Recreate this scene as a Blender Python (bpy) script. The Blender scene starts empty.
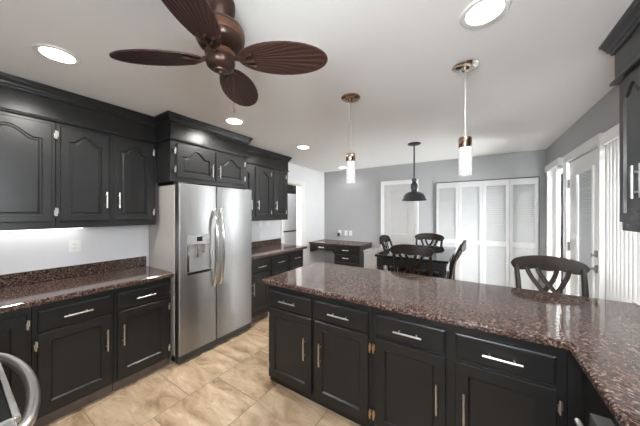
import bpy, bmesh, math, random
from mathutils import Vector, Matrix

# ------------------------------------------------------------ camera, world, light, exposure
S = bpy.context.scene
C = S.collection
random.seed(7)
cam_d = bpy.data.cameras.new('camera')
cam = bpy.data.objects.new('camera', cam_d)
C.objects.link(cam)
cam.location = (0, 0, 1.495)
cam.rotation_euler = (math.radians(90), 0, math.radians(32.81))
cam_d.sensor_width = 36
cam_d.lens = 243.5 / 640 * 36
cam_d.shift_y = -0.5 / 640
cam_d.clip_start = 0.02
S.camera = cam
S.view_settings.view_transform = 'Standard'
S.view_settings.look = 'None'
S.view_settings.gamma = 1
S.view_settings.use_curve_mapping = False
S.view_settings.exposure = 0.8
S.cycles.use_denoising = True
S.cycles.max_bounces = 14
S.cycles.diffuse_bounces = 10
S.cycles.glossy_bounces = 4
S.cycles.transparent_max_bounces = 12
S.cycles.caustics_reflective = False
S.cycles.caustics_refractive = False
S.cycles.sample_clamp_indirect = 60

DAY = 36.0          # strength of the sky outside
SUN = 6.0
CAN = 10.5         # watts of one recessed lamp
PEND = 0.44         # emission of the bubble glass
world = bpy.data.worlds.new('sky')
S.world = world
world.use_nodes = True
wn = world.node_tree
bg = wn.nodes['Background']
bg.inputs['Color'].default_value = (0.93, 0.97, 1.0, 1)
bg.inputs['Strength'].default_value = DAY
sun_d = bpy.data.lights.new('sun', 'SUN')
sun_d.energy = SUN
sun_d.angle = 0.01
sun_d.color = (1.0, 0.95, 0.88)
sun = bpy.data.objects.new('sun', sun_d)
C.objects.link(sun)
sun.rotation_euler = Vector((-1, 0.95, -1.5)).to_track_quat('-Z', 'Y').to_euler()


def portal(loc, direction, w, h):
    l = bpy.data.lights.new('window_daylight', 'AREA')
    l.shape = 'RECTANGLE'
    l.size = w
    l.size_y = h
    l.cycles.is_portal = True
    o = bpy.data.objects.new('window_daylight', l)
    C.objects.link(o)
    o.location = loc
    o.rotation_euler = Vector(direction).to_track_quat('-Z', 'Y').to_euler()


H = 2.455            # ceiling
XL, XR, YB, YN = -3.08, 0.88, 4.97, -0.58   # wall planes
portal((XR + 0.02, 4.295, 1.07), (-1, 0, 0), 0.58, 1.95)
portal((XR + 0.02, 3.44, 1.07), (-1, 0, 0), 0.5, 1.7)
portal((XR + 0.02, 2.44, 1.48), (-1, 0, 0), 0.7, 1.0)
portal((XR + 0.02, -0.15, 1.7), (-1, 0, 0), 0.5, 0.95)  # sky light through the added window in the right wall
portal((-0.05, YN - 0.02, 1.78), (0, 1, 0), 0.5, 0.75)  # sky light through the added window behind the camera


# ------------------------------------------------------------ materials
def mat(name, color=(0.8, 0.8, 0.8), rough=0.5, metal=0.0, spec=0.5, coat=0.0, emit=None, estr=0.0):
    m = bpy.data.materials.new(name)
    m.use_nodes = True
    b = m.node_tree.nodes['Principled BSDF']
    b.inputs['Base Color'].default_value = (*color, 1)
    b.inputs['Roughness'].default_value = rough
    b.inputs['Metallic'].default_value = metal
    b.inputs['Specular IOR Level'].default_value = spec
    b.inputs['Coat Weight'].default_value = coat
    b.inputs['Coat Roughness'].default_value = 0.08
    if emit:
        b.inputs['Emission Color'].default_value = (*emit, 1)
        b.inputs['Emission Strength'].default_value = estr
    return m


def nd(m, t, **kw):
    n = m.node_tree.nodes.new(t)
    for k, v in kw.items():
        if k.startswith('i_'):
            n.inputs[k[2:].replace('_', ' ')].default_value = v
        else:
            setattr(n, k, v)
    return n


def lk(m, a, b):
    m.node_tree.links.new(a, b)


def bsdf(m):
    return m.node_tree.nodes['Principled BSDF']


def ramp(m, fac, stops):
    r = nd(m, 'ShaderNodeValToRGB')
    e = r.color_ramp.elements
    while len(e) < len(stops):
        e.new(0.5)
    for i, (p, c) in enumerate(stops):
        e[i].position = p
        e[i].color = (*c, 1)
    lk(m, fac, r.inputs['Fac'])
    return r


def noisy(m, c0, c1, scale=4, detail=4, bump=0.0, bscale=60, stretch=None, coord='Object'):
    tc = nd(m, 'ShaderNodeTexCoord')
    mp = nd(m, 'ShaderNodeMapping')
    lk(m, tc.outputs[coord], mp.inputs['Vector'])
    if stretch:
        mp.inputs['Scale'].default_value = stretch
    n = nd(m, 'ShaderNodeTexNoise', i_Scale=scale, i_Detail=detail)
    lk(m, mp.outputs['Vector'], n.inputs['Vector'])
    r = ramp(m, n.outputs['Fac'], [(0.3, c0), (0.7, c1)])
    lk(m, r.outputs['Color'], bsdf(m).inputs['Base Color'])
    if bump:
        n2 = nd(m, 'ShaderNodeTexNoise', i_Scale=bscale, i_Detail=3)
        lk(m, mp.outputs['Vector'], n2.inputs['Vector'])
        b = nd(m, 'ShaderNodeBump', i_Strength=bump, i_Distance=0.002)
        lk(m, n2.outputs['Fac'], b.inputs['Height'])
        lk(m, b.outputs['Normal'], bsdf(m).inputs['Normal'])
    return m


M = {}
M['ceiling'] = noisy(mat('ceiling_paint', rough=0.9, spec=0.2), (0.885, 0.885, 0.885), (0.90, 0.90, 0.90), 2)
M['closet_paint'] = noisy(mat('closet_door_paint', rough=0.45), (0.54, 0.54, 0.54), (0.57, 0.57, 0.57), 3)
M['white_wall'] = noisy(mat('white_wall_paint', rough=0.75, spec=0.3), (0.74, 0.745, 0.76), (0.77, 0.775, 0.79), 2)
M['grey_wall'] = noisy(mat('grey_wall_paint', rough=0.75, spec=0.3), (0.41, 0.415, 0.425), (0.43, 0.435, 0.445), 2)
M['trim'] = noisy(mat('white_trim_paint', rough=0.4), (0.80, 0.80, 0.79), (0.83, 0.83, 0.82), 3)
M['black'] = noisy(mat('black_cabinet_paint', rough=0.33, spec=0.42), (0.012, 0.012, 0.0122), (0.0165, 0.0165, 0.0167), 5, bump=0.15, bscale=40)
M['plinth'] = noisy(mat('toe_kick_tile', rough=0.5), (0.07, 0.053, 0.044), (0.13, 0.10, 0.085), 8)
M['nickel'] = noisy(mat('brushed_nickel', rough=0.28, metal=1), (0.72, 0.70, 0.67), (0.80, 0.78, 0.75), 30)
M['dark_nickel'] = noisy(mat('dark_nickel', rough=0.35, metal=0.8), (0.22, 0.215, 0.21), (0.28, 0.275, 0.27), 30)
M['brass'] = noisy(mat('copper_hinge', rough=0.3, metal=1), (0.66, 0.47, 0.28), (0.74, 0.55, 0.34), 30)
M['chrome'] = noisy(mat('chrome', rough=0.12, metal=1), (0.78, 0.76, 0.73), (0.82, 0.80, 0.77), 20)
M['copper'] = noisy(mat('copper_chrome', rough=0.2, metal=1), (0.36, 0.25, 0.19), (0.46, 0.33, 0.26), 25)
M['appliance_side'] = noisy(mat('appliance_side_paint', rough=0.4), (0.47, 0.445, 0.415), (0.51, 0.485, 0.455), 6)
M['dark_plastic'] = noisy(mat('dark_plastic', rough=0.45), (0.03, 0.03, 0.03), (0.045, 0.045, 0.045), 10)
M['grey_plastic'] = noisy(mat('grey_plastic', rough=0.4), (0.25, 0.25, 0.25), (0.3, 0.3, 0.3), 10)
M['white_plastic'] = noisy(mat('white_plastic', rough=0.35), (0.82, 0.82, 0.80), (0.85, 0.85, 0.83), 10)
M['glass_black'] = noisy(mat('black_ceramic_glass', rough=0.08), (0.012, 0.012, 0.012), (0.016, 0.016, 0.016), 10)
M['furniture'] = noisy(mat('black_furniture_lacquer', rough=0.3), (0.014, 0.013, 0.012), (0.022, 0.02, 0.018), 6)
M['stool_wood'] = noisy(mat('espresso_wood', rough=0.38, spec=0.3), (0.012, 0.008, 0.0065), (0.026, 0.016, 0.012), 6, stretch=(1, 6, 6))
M['table_top'] = noisy(mat('black_glass_tabletop', rough=0.06), (0.012, 0.013, 0.014), (0.018, 0.019, 0.02), 6)
M['desk_top'] = noisy(mat('dark_walnut_top', rough=0.25), (0.045, 0.028, 0.02), (0.085, 0.055, 0.04), 5, stretch=(1, 8, 1))
M['pale_cabinet'] = noisy(mat('pale_cabinet_paint', rough=0.5), (0.40, 0.385, 0.37), (0.44, 0.425, 0.41), 5)
M['bronze'] = noisy(mat('oiled_bronze', rough=0.33, metal=0.55), (0.035, 0.018, 0.013), (0.07, 0.036, 0.026), 9)
M['bronze_band'] = noisy(mat('bronze_rub_band', rough=0.35, metal=0.55), (0.09, 0.04, 0.024), (0.15, 0.07, 0.04), 12)
M['iron'] = noisy(mat('dark_pewter', rough=0.34, metal=0.6), (0.04, 0.043, 0.047), (0.075, 0.08, 0.085), 14)
M['cord'] = noisy(mat('silver_cord', rough=0.4, metal=0.3), (0.45, 0.43, 0.41), (0.52, 0.5, 0.48), 14)
M['vane'] = noisy(mat('white_vinyl_vane', rough=0.5), (0.84, 0.84, 0.83), (0.87, 0.87, 0.86), 4)
m = M['vane']
tl = nd(m, 'ShaderNodeBsdfTranslucent')
tl.inputs['Color'].default_value = (0.9, 0.92, 0.95, 1)
ms = nd(m, 'ShaderNodeMixShader')
ms.inputs[0].default_value = 0.009
lk(m, bsdf(m).outputs[0], ms.inputs[1])
lk(m, tl.outputs[0], ms.inputs[2])
lk(m, ms.outputs[0], m.node_tree.nodes['Material Output'].inputs[0])
M['slat'] = noisy(mat('grey_blue_slat', rough=0.5), (0.58, 0.61, 0.64), (0.62, 0.65, 0.68), 4)
M['concrete'] = noisy(mat('patio_concrete', rough=0.9), (0.66, 0.66, 0.63), (0.74, 0.74, 0.71), 3)
M['lens'] = mat('lamp_lens', (0.9, 0.9, 0.9), 0.4, emit=(1.0, 0.97, 0.92), estr=9)

M['strip'] = mat('lamp_strip_diffuser', (0.9, 0.9, 0.9), 0.4, emit=(1.0, 0.97, 0.93), estr=3)


def granite():
    m = mat('tan_brown_granite', rough=0.08, spec=0.5)
    tc = nd(m, 'ShaderNodeTexCoord')
    n1 = nd(m, 'ShaderNodeTexNoise', i_Scale=80, i_Detail=6, i_Roughness=0.65, i_Distortion=0.5)
    v = nd(m, 'ShaderNodeTexVoronoi', i_Scale=140)
    n2 = nd(m, 'ShaderNodeTexNoise', i_Scale=9, i_Detail=3)
    for n in (n1, v, n2):
        lk(m, tc.outputs['Object'], n.inputs['Vector'])
    r1 = ramp(m, n1.outputs['Fac'], [(0.36, (0.010, 0.007, 0.006)), (0.46, (0.065, 0.039, 0.032)),
                                     (0.54, (0.125, 0.085, 0.072)), (0.66, (0.34, 0.27, 0.24))])
    r2 = ramp(m, v.outputs['Color'], [(0.25, (0.25, 0.2, 0.19)), (0.5, (0.75, 0.7, 0.68)), (0.9, (1.25, 1.2, 1.16))])
    mx = nd(m, 'ShaderNodeMix', data_type='RGBA', blend_type='MULTIPLY')
    mx.inputs['Factor'].default_value = 0.5
    lk(m, r1.outputs['Color'], mx.inputs['A'])
    lk(m, r2.outputs['Color'], mx.inputs['B'])
    r3 = ramp(m, n2.outputs['Fac'], [(0.35, (0.8, 0.8, 0.8)), (0.65, (1.15, 1.12, 1.1))])
    mx2 = nd(m, 'ShaderNodeMix', data_type='RGBA', blend_type='MULTIPLY')
    mx2.inputs['Factor'].default_value = 0.8
    lk(m, mx.outputs['Result'], mx2.inputs['A'])
    lk(m, r3.outputs['Color'], mx2.inputs['B'])
    lk(m, mx2.outputs['Result'], bsdf(m).inputs['Base Color'])
    return m


M['granite'] = granite()


def stainless():
    m = mat('stainless_steel', (0.6, 0.6, 0.6), 0.4, metal=1)
    bsdf(m).inputs['Anisotropic'].default_value = 0.5
    bsdf(m).inputs['Anisotropic Rotation'].default_value = 0.25
    tg = nd(m, 'ShaderNodeTangent', direction_type='RADIAL', axis='Z')
    lk(m, tg.outputs[0], bsdf(m).inputs['Tangent'])
    tc = nd(m, 'ShaderNodeTexCoord')
    mp = nd(m, 'ShaderNodeMapping')
    mp.inputs['Scale'].default_value = (60, 60, 0.6)
    lk(m, tc.outputs['Object'], mp.inputs['Vector'])
    n = nd(m, 'ShaderNodeTexNoise', i_Scale=6, i_Detail=4)
    lk(m, mp.outputs['Vector'], n.inputs['Vector'])
    r = ramp(m, n.outputs['Fac'], [(0.3, (0.31, 0.31, 0.31)), (0.7, (0.37, 0.37, 0.37))])
    lk(m, r.outputs['Color'], bsdf(m).inputs['Base Color'])
    mp2 = nd(m, 'ShaderNodeMapping')
    mp2.inputs['Scale'].default_value = (1, 1, 3.0)
    lk(m, tc.outputs['Object'], mp2.inputs['Vector'])
    n2 = nd(m, 'ShaderNodeTexNoise', i_Scale=2.2, i_Detail=2)
    lk(m, mp2.outputs['Vector'], n2.inputs['Vector'])
    b = nd(m, 'ShaderNodeBump', i_Strength=0.25, i_Distance=0.02)
    lk(m, n2.outputs['Fac'], b.inputs['Height'])
    lk(m, b.outputs['Normal'], bsdf(m).inputs['Normal'])
    return m


M['steel'] = stainless()
M['pale_steel'] = noisy(mat('pale_steel_finish', rough=0.4, metal=0.2), (0.55, 0.55, 0.56), (0.6, 0.6, 0.61), 8)


def floor_tile():
    m = mat('travertine_tile', rough=0.38)
    tc = nd(m, 'ShaderNodeTexCoord')
    sp = nd(m, 'ShaderNodeSeparateXYZ')
    lk(m, tc.outputs['Object'], sp.inputs[0])
    ax = nd(m, 'ShaderNodeMath', operation='ADD')
    ax.inputs[1].default_value = 10.0 - 1.05 - 0.2575 + 0.515      # along Y: the brick's length
    lk(m, sp.outputs['Y'], ax.inputs[0])
    ay = nd(m, 'ShaderNodeMath', operation='ADD')
    ay.inputs[1].default_value = 1.98 + 0.515 * 20
    lk(m, sp.outputs['X'], ay.inputs[0])
    cb = nd(m, 'ShaderNodeCombineXYZ')
    lk(m, ax.outputs[0], cb.inputs['X'])
    lk(m, ay.outputs[0], cb.inputs['Y'])
    br = nd(m, 'ShaderNodeTexBrick', offset=0.5, offset_frequency=2, squash=1.0)
    for k, v in (('Scale', 1.0), ('Brick Width', 0.515), ('Row Height', 0.515), ('Mortar Size', 0.0035), ('Mortar Smooth', 0.3), ('Bias', 0.0)):
        br.inputs[k].default_value = v
    br.inputs['Color1'].default_value = (0.0, 0.0, 0.0, 1)
    br.inputs['Color2'].default_value = (1.0, 1.0, 1.0, 1)
    br.inputs['Mortar'].default_value = (0.5, 0.5, 0.5, 1)
    lk(m, cb.outputs[0], br.inputs['Vector'])
    # veins, shifted from tile to tile
    of = nd(m, 'ShaderNodeVectorMath', operation='MULTIPLY_ADD')
    of.inputs[1].default_value = (7.3, 3.1, 5.7)
    lk(m, br.outputs['Color'], of.inputs[0])
    lk(m, tc.outputs['Object'], of.inputs[2])
    mp = nd(m, 'ShaderNodeMapping')
    mp.inputs['Rotation'].default_value = (0, 0, math.radians(35))
    mp.inputs['Scale'].default_value = (1.0, 2.6, 1.0)
    lk(m, of.outputs[0], mp.inputs['Vector'])
    n = nd(m, 'ShaderNodeTexNoise', i_Scale=3.4, i_Detail=8, i_Roughness=0.66, i_Distortion=0.5)
    lk(m, mp.outputs['Vector'], n.inputs['Vector'])
    r = ramp(m, n.outputs['Fac'], [(0.32, (0.28, 0.19, 0.115)), (0.43, (0.46, 0.335, 0.215)), (0.54, (0.58, 0.445, 0.305)), (0.68, (0.72, 0.60, 0.455))])
    tint = ramp(m, br.outputs['Color'], [(0.0, (0.9, 0.88, 0.86)), (1.0, (1.06, 1.04, 1.02))])
    mx = nd(m, 'ShaderNodeMix', data_type='RGBA', blend_type='MULTIPLY')
    mx.inputs['Factor'].default_value = 1.0
    lk(m, r.outputs['Color'], mx.inputs['A'])
    lk(m, tint.outputs['Color'], mx.inputs['B'])
    mm = nd(m, 'ShaderNodeMix', data_type='RGBA')
    lk(m, br.outputs['Fac'], mm.inputs['Factor'])
    lk(m, mx.outputs['Result'], mm.inputs['A'])
    mm.inputs['B'].default_value = (0.27, 0.19, 0.12, 1)
    lk(m, mm.outputs['Result'], bsdf(m).inputs['Base Color'])
    inv = nd(m, 'ShaderNodeMath', operation='SUBTRACT')
    inv.inputs[0].default_value = 1.0
    lk(m, br.outputs['Fac'], inv.inputs[1])
    b = nd(m, 'ShaderNodeBump', i_Strength=0.5, i_Distance=0.003)
    lk(m, inv.outputs[0], b.inputs['Height'])
    lk(m, b.outputs['Normal'], bsdf(m).inputs['Normal'])
    return m


M['floor'] = floor_tile()


def blade_wicker():
    m = mat('brown_palm_blade', rough=0.5)
    tc = nd(m, 'ShaderNodeTexCoord')
    sp = nd(m, 'ShaderNodeSeparateXYZ')
    lk(m, tc.outputs['Object'], sp.inputs[0])
    sx = nd(m, 'ShaderNodeMath', operation='ADD')
    sx.inputs[1].default_value = -0.06
    lk(m, sp.outputs['X'], sx.inputs[0])
    at = nd(m, 'ShaderNodeMath', operation='ARCTAN2')
    lk(m, sp.outputs['Y'], at.inputs[0])
    lk(m, sx.outputs[0], at.inputs[1])
    mu = nd(m, 'ShaderNodeMath', operation='MULTIPLY')
    mu.inputs[1].default_value = 80
    lk(m, at.outputs[0], mu.inputs[0])
    sn = nd(m, 'ShaderNodeMath', operation='SINE')
    lk(m, mu.outputs[0], sn.inputs[0])
    r = ramp(m, sn.outputs[0], [(0.0, (0.03, 0.012, 0.009)), (0.8, (0.06, 0.022, 0.016))])
    lk(m, r.outputs['Color'], bsdf(m).inputs['Base Color'])
    b = nd(m, 'ShaderNodeBump', i_Strength=0.4, i_Distance=0.003)
    lk(m, sn.outputs[0], b.inputs['Height'])
    lk(m, b.outputs['Normal'], bsdf(m).inputs['Normal'])
    return m


M['blade'] = blade_wicker()


def bubble_glass():
    m = mat('seeded_bubble_glass', (0.3, 0.3, 0.3), 0.2, emit=(1, 1, 1), estr=PEND)
    tc = nd(m, 'ShaderNodeTexCoord')
    v = nd(m, 'ShaderNodeTexVoronoi', i_Scale=70, feature='DISTANCE_TO_EDGE')
    lk(m, tc.outputs['Object'], v.inputs['Vector'])
    r = ramp(m, v.outputs['Distance'], [(0.0, (0.28, 0.28, 0.3)), (0.25, (1.0, 1.0, 0.98))])
    lk(m, r.outputs['Color'], bsdf(m).inputs['Emission Color'])
    return m


M['bubble'] = bubble_glass()


def pane():
    m = bpy.data.materials.new('window_glass')
    m.use_nodes = True
    nt = m.node_tree
    nt.nodes.clear()
    out = nt.nodes.new('ShaderNodeOutputMaterial')
    mix = nt.nodes.new('ShaderNodeMixShader')
    tr = nt.nodes.new('ShaderNodeBsdfTransparent')
    tr.inputs['Color'].default_value = (0.97, 0.97, 0.97, 1)
    gl = nt.nodes.new('ShaderNodeBsdfGlossy')
    gl.inputs['Roughness'].default_value = 0.02
    fr = nt.nodes.new('ShaderNodeFresnel')
    fr.inputs['IOR'].default_value = 1.45
    nt.links.new(fr.outputs[0], mix.inputs[0])
    nt.links.new(tr.outputs[0], mix.inputs[1])
    nt.links.new(gl.outputs[0], mix.inputs[2])
    nt.links.new(mix.outputs[0], out.inputs[0])
    return m


M['pane'] = pane()

# ------------------------------------------------------------ mesh helpers
ORG = {}


class MB:
    def __init__(self):
        self.bm = bmesh.new()

    def poly(self, pts):
        vs = [self.bm.verts.new(p) for p in pts]
        return self.bm.faces.new(vs)

    def hexa(self, c):      # 8 corners: bottom four, top four
        v = [self.bm.verts.new(p) for p in c]
        for f in ((0, 3, 2, 1), (4, 5, 6, 7), (0, 1, 5, 4), (1, 2, 6, 5), (2, 3, 7, 6), (3, 0, 4, 7)):
            self.bm.faces.new([v[i] for i in f])
        return self

    def box(self, x0, x1, y0, y1, z0, z1):
        return self.hexa([(x0, y0, z0), (x1, y0, z0), (x1, y1, z0), (x0, y1, z0),
                          (x0, y0, z1), (x1, y0, z1), (x1, y1, z1), (x0, y1, z1)])

    def fbox(self, F, a0, a1, n0, n1, z0, z1):
        return self.hexa([F(a0, n0, z0), F(a1, n0, z0), F(a1, n1, z0), F(a0, n1, z0),
                          F(a0, n0, z1), F(a1, n0, z1), F(a1, n1, z1), F(a0, n1, z1)])

    def prism(self, poly, z0, z1):          # polygon in XY
        a = [self.bm.verts.new((x, y, z0)) for x, y in poly]
        b = [self.bm.verts.new((x, y, z1)) for x, y in poly]
        n = len(poly)
        self.bm.faces.new(a[::-1])
        self.bm.faces.new(b)
        for i in range(n):
            self.bm.faces.new([a[i], a[(i + 1) % n], b[(i + 1) % n], b[i]])
        return self

    def loft(self, rings, cap=True, closed=True):
        R = [[self.bm.verts.new(p) for p in r] for r in rings]
        n = len(R[0])
        for a, b in zip(R, R[1:]):
            for i in range(n if closed else n - 1):
                j = (i + 1) % n
                self.bm.faces.new([a[i], a[j], b[j], b[i]])
        if cap:
            self.bm.faces.new(R[0][::-1])
            self.bm.faces.new(R[-1])
        return self

    def tube(self, path, r, n=10, ry=None):
        path = [Vector(p) for p in path]
        rings = []
        k = len(path)
        ref = None
        for i, p in enumerate(path):
            t = (path[min(i + 1, k - 1)] - path[max(i - 1, 0)]).normalized()
            if ref is None:
                ref = Vector((0, 0, 1)) if abs(t.z) < 0.9 else Vector((0, 1, 0))
            u = (ref - t * ref.dot(t)).normalized()
            w = t.cross(u)
            ref = u
            rr = r[i] if isinstance(r, (list, tuple)) else r
            r2 = rr if ry is None else ry
            rings.append([p + u * (rr * math.cos(2 * math.pi * q / n)) + w * (r2 * math.sin(2 * math.pi * q / n)) for q in range(n)])
        return self.loft(rings)

    def lathe(self, prof, cx, cy, n=32, cap=True):   # prof: (r, z) list
        rings = [[(cx + r * math.cos(2 * math.pi * q / n), cy + r * math.sin(2 * math.pi * q / n), z) for q in range(n)] for r, z in prof]
        return self.loft(rings, cap)

    def sweep(self, path, prof):      # path in XY, prof (out, z); out is to the right of travel
        P = [Vector((x, y)) for x, y in path]
        rings = []
        for i, p in enumerate(P):
            ns = []
            if i > 0:
                d = (P[i] - P[i - 1]).normalized()
                ns.append(Vector((d.y, -d.x)))
            if i < len(P) - 1:
                d = (P[i + 1] - P[i]).normalized()
                ns.append(Vector((d.y, -d.x)))
            m = sum(ns, Vector((0, 0)))
            m = m / (m.length_squared / len(ns)) if len(ns) > 1 else m
            rings.append([(p.x + m.x * o, p.y + m.y * o, z) for o, z in prof])
        return self.loft(rings)

    def build(self, name, material, parent=None, bevel=0.0, smooth=False, seg=2):
        bm = self.bm
        bmesh.ops.remove_doubles(bm, verts=bm.verts, dist=1e-5)
        bmesh.ops.recalc_face_normals(bm, faces=bm.faces)
        if parent is not None and parent in ORG:
            off = ORG[parent]
            for v in bm.verts:
                v.co -= off
        me = bpy.data.meshes.new(name)
        bm.to_mesh(me)
        bm.free()
        me.materials.append(M[material])
        if smooth:
            me.polygons.foreach_set('use_smooth', [True] * len(me.polygons))
            me.set_sharp_from_angle(angle=math.radians(38))
        o = bpy.data.objects.new(name, me)
        C.objects.link(o)
        if parent is not None:
            o.parent = parent
            if parent in ORG:
                ORG[o] = ORG[parent]
        if bevel:
            b = o.modifiers.new('bevel', 'BEVEL')
            b.width = bevel
            b.segments = seg
            b.limit_method = 'ANGLE'
            b.angle_limit = math.radians(40)
        return o


def thing(name, label, cat, loc=(0, 0, 0), group=None, world_coords=True, rotz=0):
    o = bpy.data.objects.new(name, None)
    o.empty_display_size = 0.1
    C.objects.link(o)
    o.location = loc
    o.rotation_euler = (0, 0, rotz)
    if world_coords:
        ORG[o] = Vector(loc)
    return tag(o, label, cat, group)


def tag(o, label, cat, group=None):
    o['label'] = label
    o['category'] = cat
    if group:
        o['group'] = group
    return o


def struct(o):
    o['kind'] = 'structure'
    return o


def copy_tree(o, parent=None):
    c = o.copy()
    C.objects.link(c)
    if parent is not None:
        c.parent = parent
    for ch in list(o.children):
        copy_tree(ch, c)
    return c


def bez(p0, p1, p2, p3, n=12):
    out = []
    for i in range(n + 1):
        t = i / n
        s = 1 - t
        out.append(tuple(s ** 3 * a + 3 * s * s * t * b + 3 * s * t * t * c + t ** 3 * d for a, b, c, d in zip(p0, p1, p2, p3)))
    return out


# ------------------------------------------------------------ the setting
struct(MB().box(-4.6, XR + 0.14, YN - 0.14, YB + 0.14, -0.1, 0).build('floor', 'floor'))
struct(MB().box(-4.6, XR + 0.14, YN - 0.14, YB + 0.14, H, H + 0.1).build('ceiling', 'ceiling'))
T = 0.12
w = MB()
w.box(XL - T, XL, YN, 3.43, 0, H).box(XL - T, XL, 4.06, YB + T, 0, H).box(XL - T, XL, 3.43, 4.06, 2.07, H)
struct(w.build('wall_left', 'white_wall'))
w = MB()
w.box(XL, XR + T, YB, YB + T, 0, H)
struct(w.build('wall_back', 'grey_wall'))
w = MB()
w.box(XR, XR + T, 4.6, YB, 0, H).box(XR, XR + T, 4.0, 4.6, 2.06, H).box(XR, XR + T, 4.0, 4.6, 0, 0.08)
w.box(XR, XR + T, 3.89, 4.0, 0, H).box(XR, XR + T, 3.0, 3.89, 2.06, H).box(XR, XR + T, 2.8, 3.0, 0, H)
w.box(XR, XR + T, 2.08, 2.8, 2.0, H).box(XR, XR + T, 2.08, 2.8, 0, 0.96).box(XR, XR + T, 0.12, 2.08, 0, H).box(XR, XR + T, YN, -0.42, 0, H).box(XR, XR + T, -0.42, 0.12, 0, 1.22).box(XR, XR + T, -0.42, 0.12, 2.2, H)
struct(w.build('wall_right', 'grey_wall'))
w = MB()
w.box(-4.6, -0.35, YN - T, YN, 0, H).box(0.25, XR + T, YN - T, YN, 0, H).box(-0.35, 0.25, YN - T, YN, 0, 1.35).box(-0.35, 0.25, YN - T, YN, 2.2, H)
struct(w.build('wall_behind', 'white_wall'))
w = MB()
w.box(-4.6, -4.5, 2.5, YB + T, 0, H).box(-4.5, XL - T, 2.4, 2.5, 0, H).box(-4.5, XL - T, YB, YB + T, 0, H)
struct(w.build('wall_pantry', 'white_wall'))
struct(MB().box(XR + T, 9, -6, 12, -0.16, -0.12).build('ground', 'concrete'))

# baseboards and casings
struct(MB().box(XL + 0.001, XL + 0.014, 4.2, YB - 0.002, 0.001, 0.1).build('baseboard_left', 'trim'))
b = MB()
for x0, x1 in ((XL + 0.016, -1.69), (-0.94, -0.66), (0.82, XR - 0.016)):
    b.box(x0, x1, YB - 0.014, YB - 0.001, 0.001, 0.1)
struct(b.build('baseboard_back', 'trim'))
b = MB()
b.box(XL + 0.001, XL + 0.02, 3.42, 3.475, 0.92, 2.11).box(XL + 0.001, XL + 0.02, 4.04, 4.17, 0.001, 2.11).box(XL + 0.001, XL + 0.021, 3.42, 4.17, 2.06, 2.15)
b.box(XL - T, XL, 3.431, 3.445, 0.001, 2.069).box(XL - T, XL, 4.045, 4.059, 0.001, 2.069).box(XL - T, XL, 3.445, 4.045, 2.055, 2.069)
struct(b.build('trim_1', 'trim'))


def casing(F, a0, a1, z1, wd=0.07, th=0.022):
    b = MB()
    b.fbox(F, a0 - wd, a0, 0.001, th, 0.001, z1).fbox(F, a1, a1 + wd, 0.001, th, 0.001, z1)
    b.fbox(F, a0 - wd - 0.004, a1 + wd + 0.004, 0.001, th + 0.004, z1, z1 + wd + 0.01)
    # back band
    b.fbox(F, a0 - wd - 0.006, a0 - wd + 0.016, 0.001, th + 0.01, 0.001, z1 + wd).fbox(F, a1 + wd - 0.016, a1 + wd + 0.006, 0.001, th + 0.01, 0.001, z1 + wd)
    b.fbox(F, a0 - wd - 0.006, a1 + wd + 0.006, 0.001, th + 0.012, z1 + wd - 0.006, z1 + wd + 0.016)
    return b


FB = lambda a, n, z: (a, YB - n, z)        # back wall
FR = lambda a, n, z: (XR - n, a, z)        # right wall
FL = lambda a, n, z: (XL + n, a, z)        # left wall


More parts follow.
